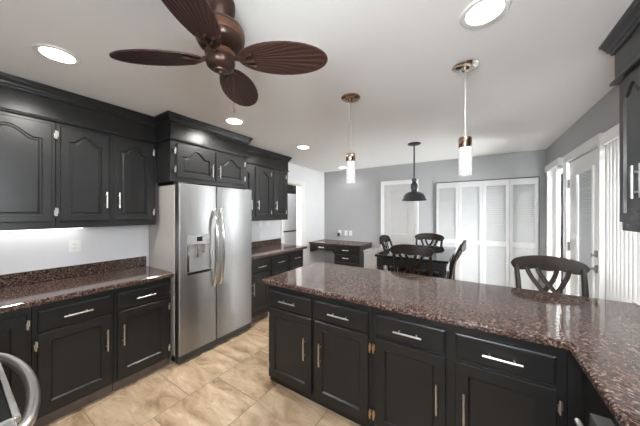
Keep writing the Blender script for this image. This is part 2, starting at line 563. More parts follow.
def panel_face(mb, F, a0, a1, z0, z1, nf, nb, st, panels, arch=0.0, depth=0.012, slope=0.009, ch=0.004):
    """door leaf: chamfered slab a0..a1, z0..z1, front at nf, back at nb, with recessed panels
       panels: list of (pa0, pa1, pz0, pz1); arch: rise of a cathedral top."""
    V = mb.bm.verts.new
    N = 20

    def topz(a, b0, b1, zt, rise):
        if rise <= 0:
            return zt
        t = (a - b0) / (b1 - b0)
        sh = 0.13
        if t <= sh or t >= 1 - sh:
            return zt - rise
        q = (t - sh) / (1 - 2 * sh)
        return zt - rise + rise * (0.5 - 0.5 * math.cos(2 * math.pi * q)) ** 0.68

    def outline(b0, b1, y0, y1, rise, n):
        pts = [F(b0, n, y0), F(b1, n, y0)]
        for i in range(N + 1):
            a = b1 + (b0 - b1) * i / N
            pts.append(F(a, n, topz(a, b0, b1, y1, rise)))
        return pts
    # frame face: strips
    A0, A1, Z0, Z1 = a0 + ch, a1 - ch, z0 + ch, z1 - ch
    f = lambda p: mb.bm.faces.new([V(q) for q in p])
    pa0, pa1 = panels[0][0], panels[0][1]
    arch = min(arch, 0.30 * (pa1 - pa0))
    f([F(A0, nf, Z0), F(pa0, nf, Z0), F(pa0, nf, Z1), F(A0, nf, Z1)])
    f([F(pa1, nf, Z0), F(A1, nf, Z0), F(A1, nf, Z1), F(pa1, nf, Z1)])
    zc = Z0
    for k, (p0, p1, q0, q1) in enumerate(panels):
        f([F(p0, nf, zc), F(p1, nf, zc), F(p1, nf, q0), F(p0, nf, q0)])
        rise = arch if k == len(panels) - 1 else 0
        nextz = Z1 if k == len(panels) - 1 else None
        if nextz is not None:
            for i in range(N):
                aa, ab = p1 + (p0 - p1) * i / N, p1 + (p0 - p1) * (i + 1) / N
                f([F(aa, nf, topz(aa, p0, p1, q1, rise)), F(ab, nf, topz(ab, p0, p1, q1, rise)), F(ab, nf, Z1), F(aa, nf, Z1)])
        zc = q1
        o0 = outline(p0, p1, q0, q1, rise, nf)
        ins = lambda i, n: outline(p0 + i, p1 - i, q0 + i, q1 - i, rise, n)
        if arch > 0:
            loops = [o0, ins(0.003, nf - 0.012), ins(0.013, nf - 0.012), ins(0.024, nf - 0.006)]
        else:
            loops = [o0, ins(slope, nf - depth)]
        mb.loft(loops, cap=False)
        vs = [V(q) for q in loops[-1]]
        mb.bm.faces.new(vs)
    # chamfer, sides, back
    R = lambda i, n: [F(a0 + i, n, z0 + i), F(a1 - i, n, z0 + i), F(a1 - i, n, z1 - i), F(a0 + i, n, z1 - i)]
    mb.loft([R(ch, nf), R(0, nf - ch), R(0, nb)], cap=False)
    f(R(0, nb))
    return mb


def slab_front(mb, F, a0, a1, z0, z1, nf, nb, ch=0.007):
    R = lambda i, n: [F(a0 + i, n, z0 + i), F(a1 - i, n, z0 + i), F(a1 - i, n, z1 - i), F(a0 + i, n, z1 - i)]
    st = 0.012
    mb.loft([R(st, nf), R(st - 0.004, nf - 0.004), R(ch * 0.3, nf - 0.006), R(0, nf - 0.009), R(0, nb)], cap=True)
    return mb


def bar_pull(F, a, z, n, length, vertical):
    mb = MB()
    h = length / 2
    r = 0.006
    out = n + 0.032
    if vertical:
        mb.tube([F(a, out, z - h), F(a, out, z + h)], r)
        for s in (-1, 1):
            mb.tube([F(a, n, z + s * h * 0.62), F(a, out, z + s * h * 0.62)], 0.005)
    else:
        mb.tube([F(a - h, out, z), F(a + h, out, z)], r)
        for s in (-1, 1):
            mb.tube([F(a + s * h * 0.62, n, z), F(a + s * h * 0.62, out, z)], 0.005)
    return mb


def hinge(F, a, z, n):
    mb = MB()
    mb.fbox(F, a - 0.009, a + 0.009, n - 0.004, n + 0.002, z - 0.012, z + 0.012).fbox(F, a - 0.009, a - 0.001, n - 0.004, n + 0.002, z - 0.026, z - 0.014).fbox(F, a + 0.001, a + 0.009, n - 0.004, n + 0.002, z + 0.014, z + 0.026)
    mb.tube([F(a, n + 0.004, z - 0.032), F(a, n + 0.004, z + 0.032)], 0.005)
    return mb


def add_door(root, F, a0, a1, z0, z1, nb, arch=0.0, pull=None, hng=None, hmat='nickel', pull_len=0.17, pull_z=None, border=0.062, th=0.02):
    nf = nb + th
    d = panel_face(MB(), F, a0, a1, z0, z1, nf, nb, 0, [(a0 + border, a1 - border, z0 + border, z1 - border)], arch).build('door', 'black', root)
    if pull is not None:
        pz = pull_z if pull_z is not None else z1 - 0.13
        bar_pull(F, pull, pz, nf, pull_len, True).build('handle', 'nickel', d, smooth=True)
    if hng is not None:
        for z in (z0 + 0.075, z1 - 0.075):
            hinge(F, hng, z, nf - 0.004).build('hinge', hmat, d)
    return d


def add_drawer(root, F, a0, a1, z0, z1, nb, pull_len=0.17):
    d = slab_front(MB(), F, a0, a1, z0, z1, nb + 0.02, nb).build('drawer', 'black', root)
    bar_pull(F, (a0 + a1) / 2, (z0 + z1) / 2, nb + 0.02, pull_len, False).build('handle', 'nickel', d, smooth=True)
    return d


def base_cabinet(F, a0, a1, depth, label, group, cols, nplinth=0.03, zb=0.055, plinth='plinth', flip=False):
    """cols: list of dicts with d0,d1 (front extents), pull, hinge, drawer(bool)"""
    c = F((a0 + a1) / 2, depth / 2, 0)
    t = thing('base_cabinet', label, 'cabinet', (c[0], c[1], 0), group)
    mb = MB()
    mb.fbox(F, a0 + 0.001, a1 - 0.001, 0.003, depth, zb, 0.872)
    mb.build('body', 'black', t, bevel=0.002)
    MB().fbox(F, a0 + 0.002, a1 - 0.002, 0.01, depth - nplinth, 0.001, zb - 0.0005).build('plinth', plinth, t)
    for k in cols:
        zt = 0.665
        if k.get('drawer', True):
            add_drawer(t, F, k['d0'], k['d1'], 0.682, 0.822, depth, k.get('plen', 0.17))
        else:
            zt = 0.822
        add_door(t, F, k['d0'], k['d1'], zb + 0.03, zt, depth, 0, k.get('pull'), k.get('hinge'), k.get('hmat', 'nickel'), pull_z=k.get('pz', 0.475))
    return t


CROWN = [(0.0, 2.372), (0.012, 2.372), (0.014, 2.388), (0.022, 2.392), (0.026, 2.408), (0.036, 2.426), (0.038, 2.434), (0.046, 2.438), (0.048, 2.452), (0.0, 2.452)]
BEAD = [(0.0, 2.203), (0.014, 2.203), (0.016, 2.212), (0.012, 2.221), (0.0, 2.221)]


def upper_cabinet(F, a0, a1, depth, z0, label, group, doors, crown_path, fas=0.008, fa=None, name='wall_cabinet', arch=0.07, hmat='nickel'):
    c = F((a0 + a1) / 2, depth / 2, 0)
    t = thing(name, label, 'cabinet', (c[0], c[1], z0), group)
    MB().fbox(F, a0 + 0.001, a1 - 0.001, 0.003, depth, z0, 2.203).build('body', 'black', t, bevel=0.002)
    fa = fa or (a0, a1)
    MB().fbox(F, fa[0], fa[1], 0.003, depth + fas, 2.204, 2.371).build('fascia', 'black', t)
    MB().sweep(crown_path, CROWN).build('crown_moulding', 'black', t)
    MB().sweep(crown_path, BEAD).build('bead_moulding', 'black', t)
    for k in doors:
        add_door(t, F, k['d0'], k['d1'], k.get('z0', z0 + 0.055), 2.175, depth, k.get('arch', arch), k.get('pull'), k.get('hinge'), hmat,
                 pull_len=k.get('plen', 0.14), pull_z=k.get('pz', z0 + 0.235), border=k.get('border', 0.05))
    return t


# ------------------------------------------------------------ doors and windows of the setting
def empty_struct(name, loc):
    o = bpy.data.objects.new(name, None)
    C.objects.link(o)
    o.location = loc
    ORG[o] = Vector(loc)
    return struct(o)


# white door in the back wall
d = empty_struct('door_1', (-1.315, YB, 0))
casing(FB, -1.615, -1.015, 2.06, 0.06).build('door_casing', 'trim', d)
pm = MB()
panel_face(pm, FB, -1.612, -1.018, 0.008, 2.055, 0.018, 0.001, 0, [(-1.50, -1.13, 0.2, 0.9), (-1.50, -1.13, 1.06, 1.93)], 0, depth=0.007, slope=0.02)
# the strip between the two panels is closed by the frame strips
leaf = pm.build('door_leaf', 'closet_paint', d)
kb = MB()
kb.lathe([(0.02, 0.0), (0.022, 0.004), (0.01, 0.008), (0.01, 0.03), (0.024, 0.04), (0.026, 0.052), (0.018, 0.062), (0.004, 0.064)], 0, 0, 16)
for v in kb.bm.verts:
    x, y, z = v.co
    v.co = Vector((-1.565 + x, YB - 0.018 - z, 0.95 + y))
kb.build('door_knob', 'nickel', leaf, smooth=True)

# louvred bifold closet doors
d = empty_struct('door_2', (0.08, YB, 0))
MB().fbox(FB, -0.645, -0.634, 0.001, 0.012, 0.001, 2.05).fbox(FB, 0.794, 0.805, 0.001, 0.012, 0.001, 2.05).fbox(FB, -0.645, 0.805, 0.001, 0.012, 2.036, 2.05).build('closet_shadow_line', 'dark_plastic', d)  # shadow line of the closet track, drawn as dark strips
lw = 1.426 / 4
for i in range(4):
    a0 = -0.632 + i * lw + 0.003
    a1 = a0 + lw - 0.006
    mb = MB()
    n0, n1 = 0.004, 0.032
    st = 0.042
    mb.fbox(FB, a0, a0 + st, n0, n1, 0.012, 2.03).fbox(FB, a1 - st, a1, n0, n1, 0.012, 2.03)
    for z0, z1 in ((0.012, 0.13), (0.94, 1.02), (1.94, 2.03)):
        mb.fbox(FB, a0 + st, a1 - st, n0, n1 - 0.002, z0, z1)
    for zs, ze in ((0.13, 0.94), (1.02, 1.94)):
        k = int((ze - zs) / 0.03)
        for j in range(k):
            z = zs + (ze - zs) * (j + 0.5) / k
            x0, x1 = a0 + st - 0.003, a1 - st + 0.003
            mb.hexa([FB(x0, 0.006, z + 0.012), FB(x1, 0.006, z + 0.012), FB(x1, 0.026, z - 0.016), FB(x0, 0.026, z - 0.016),
                     FB(x0, 0.006, z + 0.017), FB(x1, 0.006, z + 0.017), FB(x1, 0.026, z - 0.011), FB(x0, 0.026, z - 0.011)])
    leaf = mb.build('louvred_leaf', 'closet_paint', d)
    if i in (1, 2):
        ka = a1 - 0.022 if i == 1 else a0 + 0.16
        MB().tube([FB(ka, 0.03, 0.98), FB(ka, 0.045, 0.98), FB(ka, 0.05, 0.98), FB(ka, 0.058, 0.98)], [0.007, 0.007, 0.014, 0.012], 12).build('closet_knob', 'white_plastic', leaf, smooth=True)

# glazed door in the right wall
d = empty_struct('door_3', (XR, 3.445, 0))
casing(FR, 3.0, 3.885, 2.07, 0.062).build('door_casing', 'trim', d)
mb = MB()
n0, n1 = -0.05, -0.006
mb.fbox(FR, 3.012, 3.19, n0, n1, 0.01, 2.055).fbox(FR, 3.62, 3.872, n0, n1, 0.01, 2.055)
mb.fbox(FR, 3.19, 3.62, n0, n1, 0.01, 0.28).fbox(FR, 3.19, 3.62, n0, n1, 1.9, 2.055)
mb.fbox(FR, 3.17, 3.20, n1, n1 + 0.012, 0.26, 1.92).fbox(FR, 3.61, 3.64, n1, n1 + 0.012, 0.26, 1.92)
mb.fbox(FR, 3.20, 3.61, n1, n1 + 0.012, 0.26, 0.29).fbox(FR, 3.20, 3.61, n1, n1 + 0.012, 1.89, 1.92)
leaf = mb.build('door_leaf', 'trim', d)
MB().fbox(FR, 3.19, 3.62, -0.034, -0.03, 0.28, 1.9).build('door_pane', 'pane', leaf)
mb = MB()
fr_, bk_ = [], []
for j in range(66):           # closed slats, one pleated sheet
    z = 0.286 + j * 0.0245
    fr_ += [(z, -0.014), (z + 0.022, -0.021)]
for (za, na), (zb_, nb_) in zip(fr_, fr_[1:]):
    mb.hexa([FR(3.191, na - 0.0012, za), FR(3.619, na - 0.0012, za), FR(3.619, na, za), FR(3.191, na, za),
             FR(3.191, nb_ - 0.0012, zb_), FR(3.619, nb_ - 0.0012, zb_), FR(3.619, nb_, zb_), FR(3.191, nb_, zb_)])
mb.build('mini_blind', 'slat', leaf)
for z in (0.3, 1.114, 1.819):
    MB().fbox(FR, 3.855, 3.885, -0.004, 0.006, z - 0.05, z + 0.05).build('hinge', 'dark_nickel', leaf)
mb = MB()
mb.tube([FR(3.095, -0.006, 1.133), FR(3.095, 0.012, 1.133)], 0.03, 18).tube([FR(3.095, 0.012, 1.12), FR(3.095, 0.03, 1.12), FR(3.095, 0.032, 1.12)], [0.008, 0.008, 0.02], 10)
mb.build('deadbolt', 'dark_nickel', leaf, smooth=True)
mb = MB()
mb.tube([FR(3.095, -0.006, 1.0), FR(3.095, 0.01, 1.0)], 0.034, 18).tube([FR(3.095, 0.01, 1.0), FR(3.095, 0.05, 1.0)], 0.011, 10)
mb.tube([FR(3.085, 0.05, 1.0), FR(3.16, 0.052, 1.0), FR(3.215, 0.05, 1.005)], [0.011, 0.01, 0.007], 10)
mb.build('door_lever', 'dark_nickel', leaf, smooth=True)


def window(name, F, a0, a1, z0, z1, mull=None):
    t = empty_struct(name, F((a0 + a1) / 2, 0, z0))
    fr = MB()
    wd = 0.045
    fr.fbox(F, a0 + 0.001, a0 + wd, -0.08, -0.02, z0 + 0.001, z1 - 0.001).fbox(F, a1 - wd, a1 - 0.001, -0.08, -0.02, z0 + 0.001, z1 - 0.001)
    fr.fbox(F, a0 + wd, a1 - wd, -0.08, -0.02, z0 + 0.001, z0 + wd).fbox(F, a0 + wd, a1 - wd, -0.08, -0.02, z1 - wd, z1 - 0.001)
    if mull:
        fr.fbox(F, mull - 0.02, mull + 0.02, -0.08, -0.02, z0 + wd, z1 - wd)
    fr.build('window_frame', 'trim', t)
    MB().fbox(F, a0 + 0.01, a1 - 0.01, -0.052, -0.048, z0 + 0.01, z1 - 0.01).build('window_pane', 'pane', t)
    return t


window('window_1', FR, 4.0, 4.6, 0.08, 2.06)
window('window_2', FR, 2.08, 2.8, 0.96, 2.0)
window('added_window_4', FR, -0.42, 0.12, 1.22, 2.2)  # added window out of view, brightens the left side
window('added_window_3', lambda a, n, z: (a, YN + n, z), -0.35, 0.25, 1.35, 2.2)  # added window behind the camera, lets in extra daylight


def vertical_blind(a0, a1, zt, zb, label, ang, first=0.045, zlow=None):
    t = thing('vertical_blind', label, 'blind', (XR - 0.05, (a0 + a1) / 2, zb), 'vertical blinds on the right wall')
    MB().fbox(FR, a0, a1, 0.002, 0.07, zt, zt + 0.012).fbox(FR, a0, a1, 0.058, 0.07, zt - 0.075, zt).fbox(FR, a0, a0 + 0.012, 0.002, 0.058, zt - 0.075, zt).fbox(FR, a1 - 0.012, a1, 0.002, 0.058, zt - 0.075, zt).build('valance', 'trim', t, bevel=0.003)
    k = int((a1 - first - a0) / 0.055) + 1
    for i in range(k):
        a = a0 + first + i * 0.055
        mb = MB()
        ca, sa = math.cos(ang), math.sin(ang)
        hw = 0.03
        for s in (1,):
            pts = []
            for q in range(7):
                u = -hw + 2 * hw * q / 6
                bow = 0.006 * (1 - (u / hw) ** 2)
                pts.append((u, bow))
            front = [(p * ca - q * sa, p * sa + q * ca) for p, q in pts]
            back = [(p * ca - (q - 0.0012) * sa, p * sa + (q - 0.0012) * ca) for p, q in reversed(pts)]
            poly = front + back
        mb.prism([(XR - 0.031 + x, a + y) for x, y in poly], zlow if zlow and a > 2.45 else zb, zt - 0.01)
        mb.build('vane', 'vane', t)
    return t


vertical_blind(3.97, 4.64, 2.135, 0.1, 'white vertical blind in the corner, left of the glazed door', math.radians(136.5), 0.36)
vertical_blind(2.06, 2.77, 2.09, 0.922, 'white vertical blind right of the glazed door, behind the right wall cabinet', math.radians(108), zlow=0.12)

# ------------------------------------------------------------ left run
GL = 'black base cabinets along the left wall'
DL = 0.56       # face frame front, X = -2.52
base_cabinet(FL, YN + 0.01, 0.325, DL, 'black base cabinet with full-height door at the far left behind the range', GL,
             [dict(d0=-0.53, d1=-0.12, drawer=False), dict(d0=-0.09, d1=0.302, drawer=False, hinge=0.308)], zb=0.085)
base_cabinet(FL, 0.325, 0.767, DL, 'black base cabinet with one drawer, left of the cabinet that touches the refrigerator', GL,
             [dict(d0=0.35, d1=0.748, pull=0.715, hinge=0.343, plen=0.155)], zb=0.085)
base_cabinet(FL, 0.767, 1.214, DL, 'black base cabinet with one drawer right beside the near refrigerator', GL,
             [dict(d0=0.788, d1=1.184, pull=0.822, hinge=1.19, plen=0.145)], zb=0.085)
t = thing('countertop', 'brown granite countertop with backsplash left of the near refrigerator', 'countertop', (-2.77, 0.32, 0.874), 'granite countertops')
MB().box(XL + 0.003, -2.455, YN + 0.004, 1.218, 0.874, 0.914).build('slab', 'granite', t, bevel=0.01, seg=3)
MB().box(XL + 0.002, XL + 0.022, YN + 0.004, 1.218, 0.9145, 1.016).build('backsplash', 'granite', t, bevel=0.003)

GU = 'black arched-door wall cabinets'
DU = 0.31      # front X = -2.77
fy = lambda x, *ys: [(x, y) for y in ys]
xf = XL + DU + 0.008
upper_cabinet(FL, YN + 0.01, 0.481, DU, 1.37, 'black wall cabinet at the far left, its arched door cut by the frame', GU,
              [dict(d0=-0.5, d1=0.0, pull=-0.04), dict(d0=0.03, d1=0.459, hinge=0.478, pull=0.065)], [(xf, YN + 0.012), (xf, 0.481)])
upper_cabinet(FL, 0.481, 1.19, DU, 1.37, 'black wall cabinet with two arched doors just left of the refrigerator', GU,
              [dict(d0=0.503, d1=0.806, pull=0.782, hinge=0.484), dict(d0=0.842, d1=1.153, pull=0.872, hinge=1.163)], [(xf, 0.481), (xf, 1.189)])
# deep cabinet over the refrigerator
DF = 0.59
xg = XL + DF + 0.008
upper_cabinet(FL, 1.192, 2.13, DF, 1.80, 'deep black cabinet over the near refrigerator with two short arched doors', GU,
              [dict(d0=1.251, d1=1.645, pull=1.615, hinge=1.232, z0=1.845, pz=1.95), dict(d0=1.676, d1=2.06, pull=1.706, hinge=2.08, z0=1.845, pz=1.95)],
              [(xf + 0.062, 1.1925), (xg, 1.1925), (xg, 2.1295), (xf + 0.062, 2.1295)])
upper_cabinet(FL, 2.135, 3.262, DU, 1.37, 'black wall cabinet with three arched doors beyond the near refrigerator', GU,
              [dict(d0=2.16, d1=2.44, pull=2.415), dict(d0=2.517, d1=2.829, pull=2.55, hinge=2.845), dict(d0=2.908, d1=3.19, pull=2.935, hinge=3.205)],
              [(xf, 2.192), (xf, 3.261), (XL + 0.004, 3.261)])
base_far = [(2.17, 2.57, 2.20, 2.551, 'nearest the refrigerator'), (2.57, 2.97, 2.592, 2.948, 'in the middle of the three'), (2.97, 3.372, 2.997, 3.341, 'at the doorway end')]
for a0, a1, p0, p1, txt in base_far:
    base_cabinet(FL, a0, a1, DL, 'black one-drawer base cabinet beyond the near refrigerator, ' + txt, GL, [dict(d0=p0, d1=p1, pull=p0 + 0.03, plen=0.15)], zb=0.085)
t = thing('countertop', 'brown granite countertop with backsplash beyond the near refrigerator', 'countertop', (-2.77, 2.78, 0.874), 'granite countertops')
MB().box(XL + 0.003, -2.455, 2.168, 3.41, 0.874, 0.914).build('slab', 'granite', t, bevel=0.01, seg=3)
MB().box(XL + 0.002, XL + 0.022, 2.168, 3.41, 0.9145, 1.016).build('backsplash', 'granite', t, bevel=0.003)

# refrigerator
t = thing('refrigerator', 'side-by-side stainless steel refrigerator with ice dispenser, standing between black cabinets', 'refrigerator', (-2.76, 1.7, 0))
FX = -2.42
MB().box(XL + 0.03, -2.50, 1.236, 2.150, 0.03, 1.77).build('body', 'appliance_side', t, bevel=0.004)
MB().box(-2.499, -2.493, 1.24, 2.146, 0.1, 1.775).build('gasket', 'dark_plastic', t)
MB().box(-2.56, -2.435, 1.236, 2.150, 0.022, 0.088).build('toe_grille', 'dark_plastic', t, bevel=0.006)
for y in (1.28, 2.1):
    MB().lathe([(0.025, 0.001), (0.025, 0.012), (0.012, 0.014), (0.012, 0.0215)], -2.5, y, 16).build('foot', 'dark_plastic', t)
MB().box(-2.53, -2.44, 1.238, 1.33, 1.7705, 1.795).box(-2.53, -2.44, 2.06, 2.148, 1.7705, 1.795).build('hinge_cover', 'dark_plastic', t, bevel=0.004)


def fridge_door(y0, y1, name, hy, hole=None):
    mb = MB()
    prof = lambda i: [(-2.492, y0), (-2.492, y1), (FX - 0.014, y1)] + [(FX - 0.014 + 0.014 * math.sin(k * math.pi / 8), y1 - 0.014 + 0.014 * math.cos(k * math.pi / 8)) for k in range(1, 5)] + \
        [(FX, y0 + 0.014)] + [(FX - 0.014 + 0.014 * math.cos(k * math.pi / 8), y0 + 0.014 - 0.014 * math.sin(k * math.pi / 8)) for k in range(1, 5)]
    mb.prism(prof(0), 0.095, 1.78)
    dd = mb.build(name, 'steel', t, smooth=True)
    h = MB()
    pts = []
    for i in range(25):
        q = i / 24
        z = 0.70 + 0.83 * q
        bow = math.sin(math.pi * q)
        pts.append((FX + 0.004 + 0.062 * min(1, bow * 1.15) ** 0.6, hy, z))
    h.tube(pts, 0.011, 12, 0.015)
    h.build('handle', 'chrome', dd, smooth=True)
    return dd


fd = fridge_door(1.238, 1.644, 'freezer_door', 1.612)
fridge_door(1.652, 2.148, 'refrigerator_door', 1.688)
ds = thing  # dispenser as sub-part pieces of the freezer door
MB().box(FX + 0.0005, FX + 0.012, 1.31, 1.575, 1.17, 1.265).build('dispenser_panel', 'steel', fd, bevel=0.004)
MB().box(FX + 0.0125, FX + 0.0155, 1.41, 1.47, 1.2, 1.245).build('dispenser_display', 'glass_black', fd)
mb = MB()
mb.box(FX + 0.0005, FX + 0.012, 1.31, 1.335, 0.9, 1.169).box(FX + 0.0005, FX + 0.012, 1.55, 1.575, 0.9, 1.169).box(FX + 0.0005, FX + 0.02, 1.31, 1.575, 0.868, 0.899)
mb.build('dispenser_frame', 'chrome', fd, bevel=0.003)
MB().box(FX + 0.0005, FX + 0.003, 1.336, 1.549, 0.9, 1.169).build('dispenser_recess', 'grey_plastic', fd)
mb = MB()
mb.tube([(FX + 0.016, 1.41, 1.165), (FX + 0.02, 1.41, 1.04)], [0.022, 0.016], 12).tube([(FX + 0.016, 1.48, 1.165), (FX + 0.02, 1.48, 1.08)], [0.018, 0.014], 12)
mb.build('dispenser_paddle', 'chrome', fd, smooth=True)

# refrigerator seen through the doorway
t = thing('refrigerator', 'light steel refrigerator in the pantry, seen through the doorway past the far counter', 'refrigerator', (-3.78, 4.35, 0))
MB().box(-4.2, -3.46, 3.885, 4.80, 0.02, 1.9).build('body', 'dark_plastic', t, bevel=0.005)
MB().box(-3.458, -3.40, 3.887, 4.798, 1.105, 1.9).build('upper_door', 'pale_steel', t, bevel=0.008)
MB().box(-3.458, -3.40, 3.887, 4.798, 0.06, 1.07).build('lower_drawer', 'pale_steel', t, bevel=0.008)
t = thing('wall_cabinet', 'black cabinet above the pantry refrigerator, seen through the doorway', 'cabinet', (-3.9, 4.35, 1.92), GU)
MB().box(-4.49, -3.5, 3.87, 4.9, 1.92, 2.3).build('body', 'black', t)
for a0, a1 in ((3.88, 4.37), (4.39, 4.89)):
    panel_face(MB(), lambda a, n, z: (-3.5 + n, a, z), a0, a1, 1.935, 2.285, 0.02, 0.0005, 0, [(a0 + 0.05, a1 - 0.05, 1.985, 2.235)]).build('door', 'black', t)

# ------------------------------------------------------------ island and right run
IY = 1.57
FI = lambda a, n, z: (a, 2.13 - n, z)
DI = 2.13 - IY
GI = 'black base cabinets of the peninsula'
base_cabinet(FI, -1.555, -0.593, DI, 'black peninsula cabinet with two drawers and two doors, at the free left end', GI,
             [dict(d0=-1.531, d1=-1.082, pull=-1.135, hinge=-1.538, pz=0.43), dict(d0=-1.045, d1=-0.616, pull=-0.992, hinge=-0.604, hmat='brass', pz=0.43)], nplinth=0.02, plinth='black', zb=0.045)
base_cabinet(FI, -0.593, 0.352, DI, 'black peninsula cabinet with two drawers and two doors, at the inner corner', GI,
             [dict(d0=-0.565, d1=-0.15, pull=-0.195, hinge=-0.578, hmat='brass', plen=0.165, pz=0.43), dict(d0=-0.103, d1=0.314, pull=-0.06, hinge=0.325, plen=0.165, pz=0.43)], nplinth=0.02, plinth='black', zb=0.045)
t = thing('countertop', 'L-shaped brown granite countertop of the peninsula in the foreground', 'countertop', (-0.3, 1.97, 0.874), 'granite countertops')
MB().prism([(-1.585, 1.517), (0.345, 1.517), (0.345, YN + 0.004), (XR - 0.004, YN + 0.004), (XR - 0.004, 2.41), (-1.585, 2.41)], 0.874, 0.914).build('slab', 'granite', t, bevel=0.012, seg=3)
# right run
FRr = lambda a, n, z: (XR - n, a, z)
t = thing('base_cabinet', 'black corner base cabinet beside the dishwasher, under the right counter', 'cabinet', (0.64, 1.85, 0), GI)
MB().box(0.40, XR - 0.004, 1.14, 1.572, 0.045, 0.872).box(0.354, XR - 0.004, 1.5725, 2.128, 0.045, 0.872).build('body', 'black', t, bevel=0.002)
MB().box(0.42, XR - 0.006, 1.142, 2.1, 0.001, 0.0445).build('plinth', 'black', t)
t = thing('dishwasher', 'dishwasher with a steel bar handle under the right counter', 'dishwasher', (0.6, 0.83, 0))
MB().box(0.36, XR - 0.01, 0.535, 1.132, 0.1, 0.868).build('body', 'dark_plastic', t)
dw = MB().box(0.304, 0.352, 0.537, 1.13, 0.1, 0.852).build('door', 'dark_plastic', t, bevel=0.004)
MB().tube([(0.268, 0.60, 0.835), (0.268, 1.09, 0.835)], 0.009, 12).tube([(0.268, 0.64, 0.835), (0.304, 0.64, 0.835)], 0.007).tube([(0.268, 1.05, 0.835), (0.304, 1.05, 0.835)], 0.007).build('handle', 'nickel', dw, smooth=True)
MB().box(0.40, XR - 0.02, 0.54, 1.128, 0.001, 0.099).build('toe_kick', 'dark_plastic', t)
t = thing('base_cabinet', 'black base cabinet at the near end of the right counter, past the dishwasher', 'cabinet', (0.64, 0.0, 0), GI)
MB().box(0.40, XR - 0.004, YN + 0.01, 0.53, 0.045, 0.872).build('body', 'black', t, bevel=0.002)
MB().box(0.42, XR - 0.006, YN + 0.012, 0.528, 0.001, 0.0445).build('plinth', 'black', t)

# right wall cabinet
DR = 0.23
xr = XR - DR - 0.008
t = upper_cabinet(FR, 0.55, 1.962, DR, 1.40, 'black wall cabinet at the upper right edge, catching blue window light', GU,
                  [dict(d0=1.685, d1=1.935, pull=1.715, border=0.045, pz=1.635, plen=0.15, z0=1.445), dict(d0=1.30, d1=1.672, pull=1.645, pz=1.635, plen=0.15, z0=1.445), dict(d0=0.58, d1=0.93, z0=1.445), dict(d0=0.945, d1=1.285, z0=1.445)],
                  [(XR - 0.004, 2.02), (xr, 2.02), (xr, 0.552)], fa=(0.551, 2.02))

# ------------------------------------------------------------ range in the near left corner
t = thing('range', 'stainless range with black glass cooktop at the lower left corner', 'stove', (-1.48, -0.22, 0))
MB().box(-1.86, -1.10, YN + 0.02, 0.075, 0.06, 0.895).build('body', 'steel', t, bevel=0.003)
MB().box(-1.84, -1.12, YN + 0.05, 0.03, 0.002, 0.0595).build('plinth', 'dark_plastic', t)
mb = MB()
mb.box(-1.862, -1.098, YN + 0.02, YN + 0.032, 0.8955, 0.914).box(-1.862, -1.098, 0.111, 0.123, 0.8955, 0.914).box(-1.862, -1.85, YN + 0.032, 0.111, 0.8955, 0.914).box(-1.11, -1.098, YN + 0.032, 0.111, 0.8955, 0.914)
mb.build('cooktop_rim', 'nickel', t, bevel=0.003)
ct = MB().box(-1.8495, -1.1105, YN + 0.0325, 0.1105, 0.8955, 0.910).build('cooktop', 'glass_black', t)
for x, y, r in ((-1.30, -0.05, 0.09), (-1.66, -0.05, 0.075), (-1.30, -0.36, 0.075), (-1.66, -0.36, 0.1)):
    mb = MB()
    mb.loft([[(x + rr * math.cos(q * math.pi / 16), y + rr * math.sin(q * math.pi / 16), z) for q in range(32)] for rr, z in ((r, 0.9101), (r, 0.9104), (r - 0.004, 0.9104), (r - 0.004, 0.9101))], cap=False)
    mb.build('burner_ring', 'grey_plastic', ct)
dr = MB().box(-1.855, -1.105, 0.0755, 0.118, 0.26, 0.885).build('oven_door', 'steel', t, bevel=0.006)
MB().box(-1.75, -1.21, 0.1185, 0.121, 0.38, 0.70).build('oven_window', 'glass_black', dr)
MB().box(-1.855, -1.105, 0.0755, 0.115, 0.07, 0.25).build('warming_drawer', 'steel', t, bevel=0.006)
pts = []
for i in range(31):
    q = i / 30
    x = -1.835 + 0.71 * q
    pts.append((x, 0.112 + 0.073 * (math.sin(math.pi * q) ** 0.55), 0.845))
MB().tube(pts, 0.02, 16, 0.017).build('handle', 'nickel', dr, smooth=True)

# ------------------------------------------------------------ dining corner: desk, pale cabinet, table
t = thing('desk', 'dark desk with kneehole and drawers in the corner against the grey wall', 'desk', (-2.46, 4.64, 0))
DX0, DX1, DY0, DY1, DZ = XL + 0.02, -1.865, 4.29, YB - 0.02, 0.86
MB().box(DX0, DX1, DY0, DY1, DZ - 0.03, DZ).build('top', 'desk_top', t, bevel=0.008)
FD = lambda a, n, z: (a, DY1 - n, z)
dd = DY1 - DY0 - 0.03
MB().fbox(FD, DX0 + 0.02, DX0 + 0.05, 0.01, dd, DZ - 0.21, DZ - 0.0305).build('side_bracket', 'furniture', t)
mb = MB()
mb.fbox(FD, -2.44, DX1 - 0.02, 0.01, dd, 0.06, DZ - 0.0305)
mb.build('drawer_pedestal', 'furniture', t, bevel=0.003)
MB().fbox(FD, -2.42, DX1 - 0.04, 0.03, dd - 0.03, 0.001, 0.0595).build('plinth', 'furniture', t)
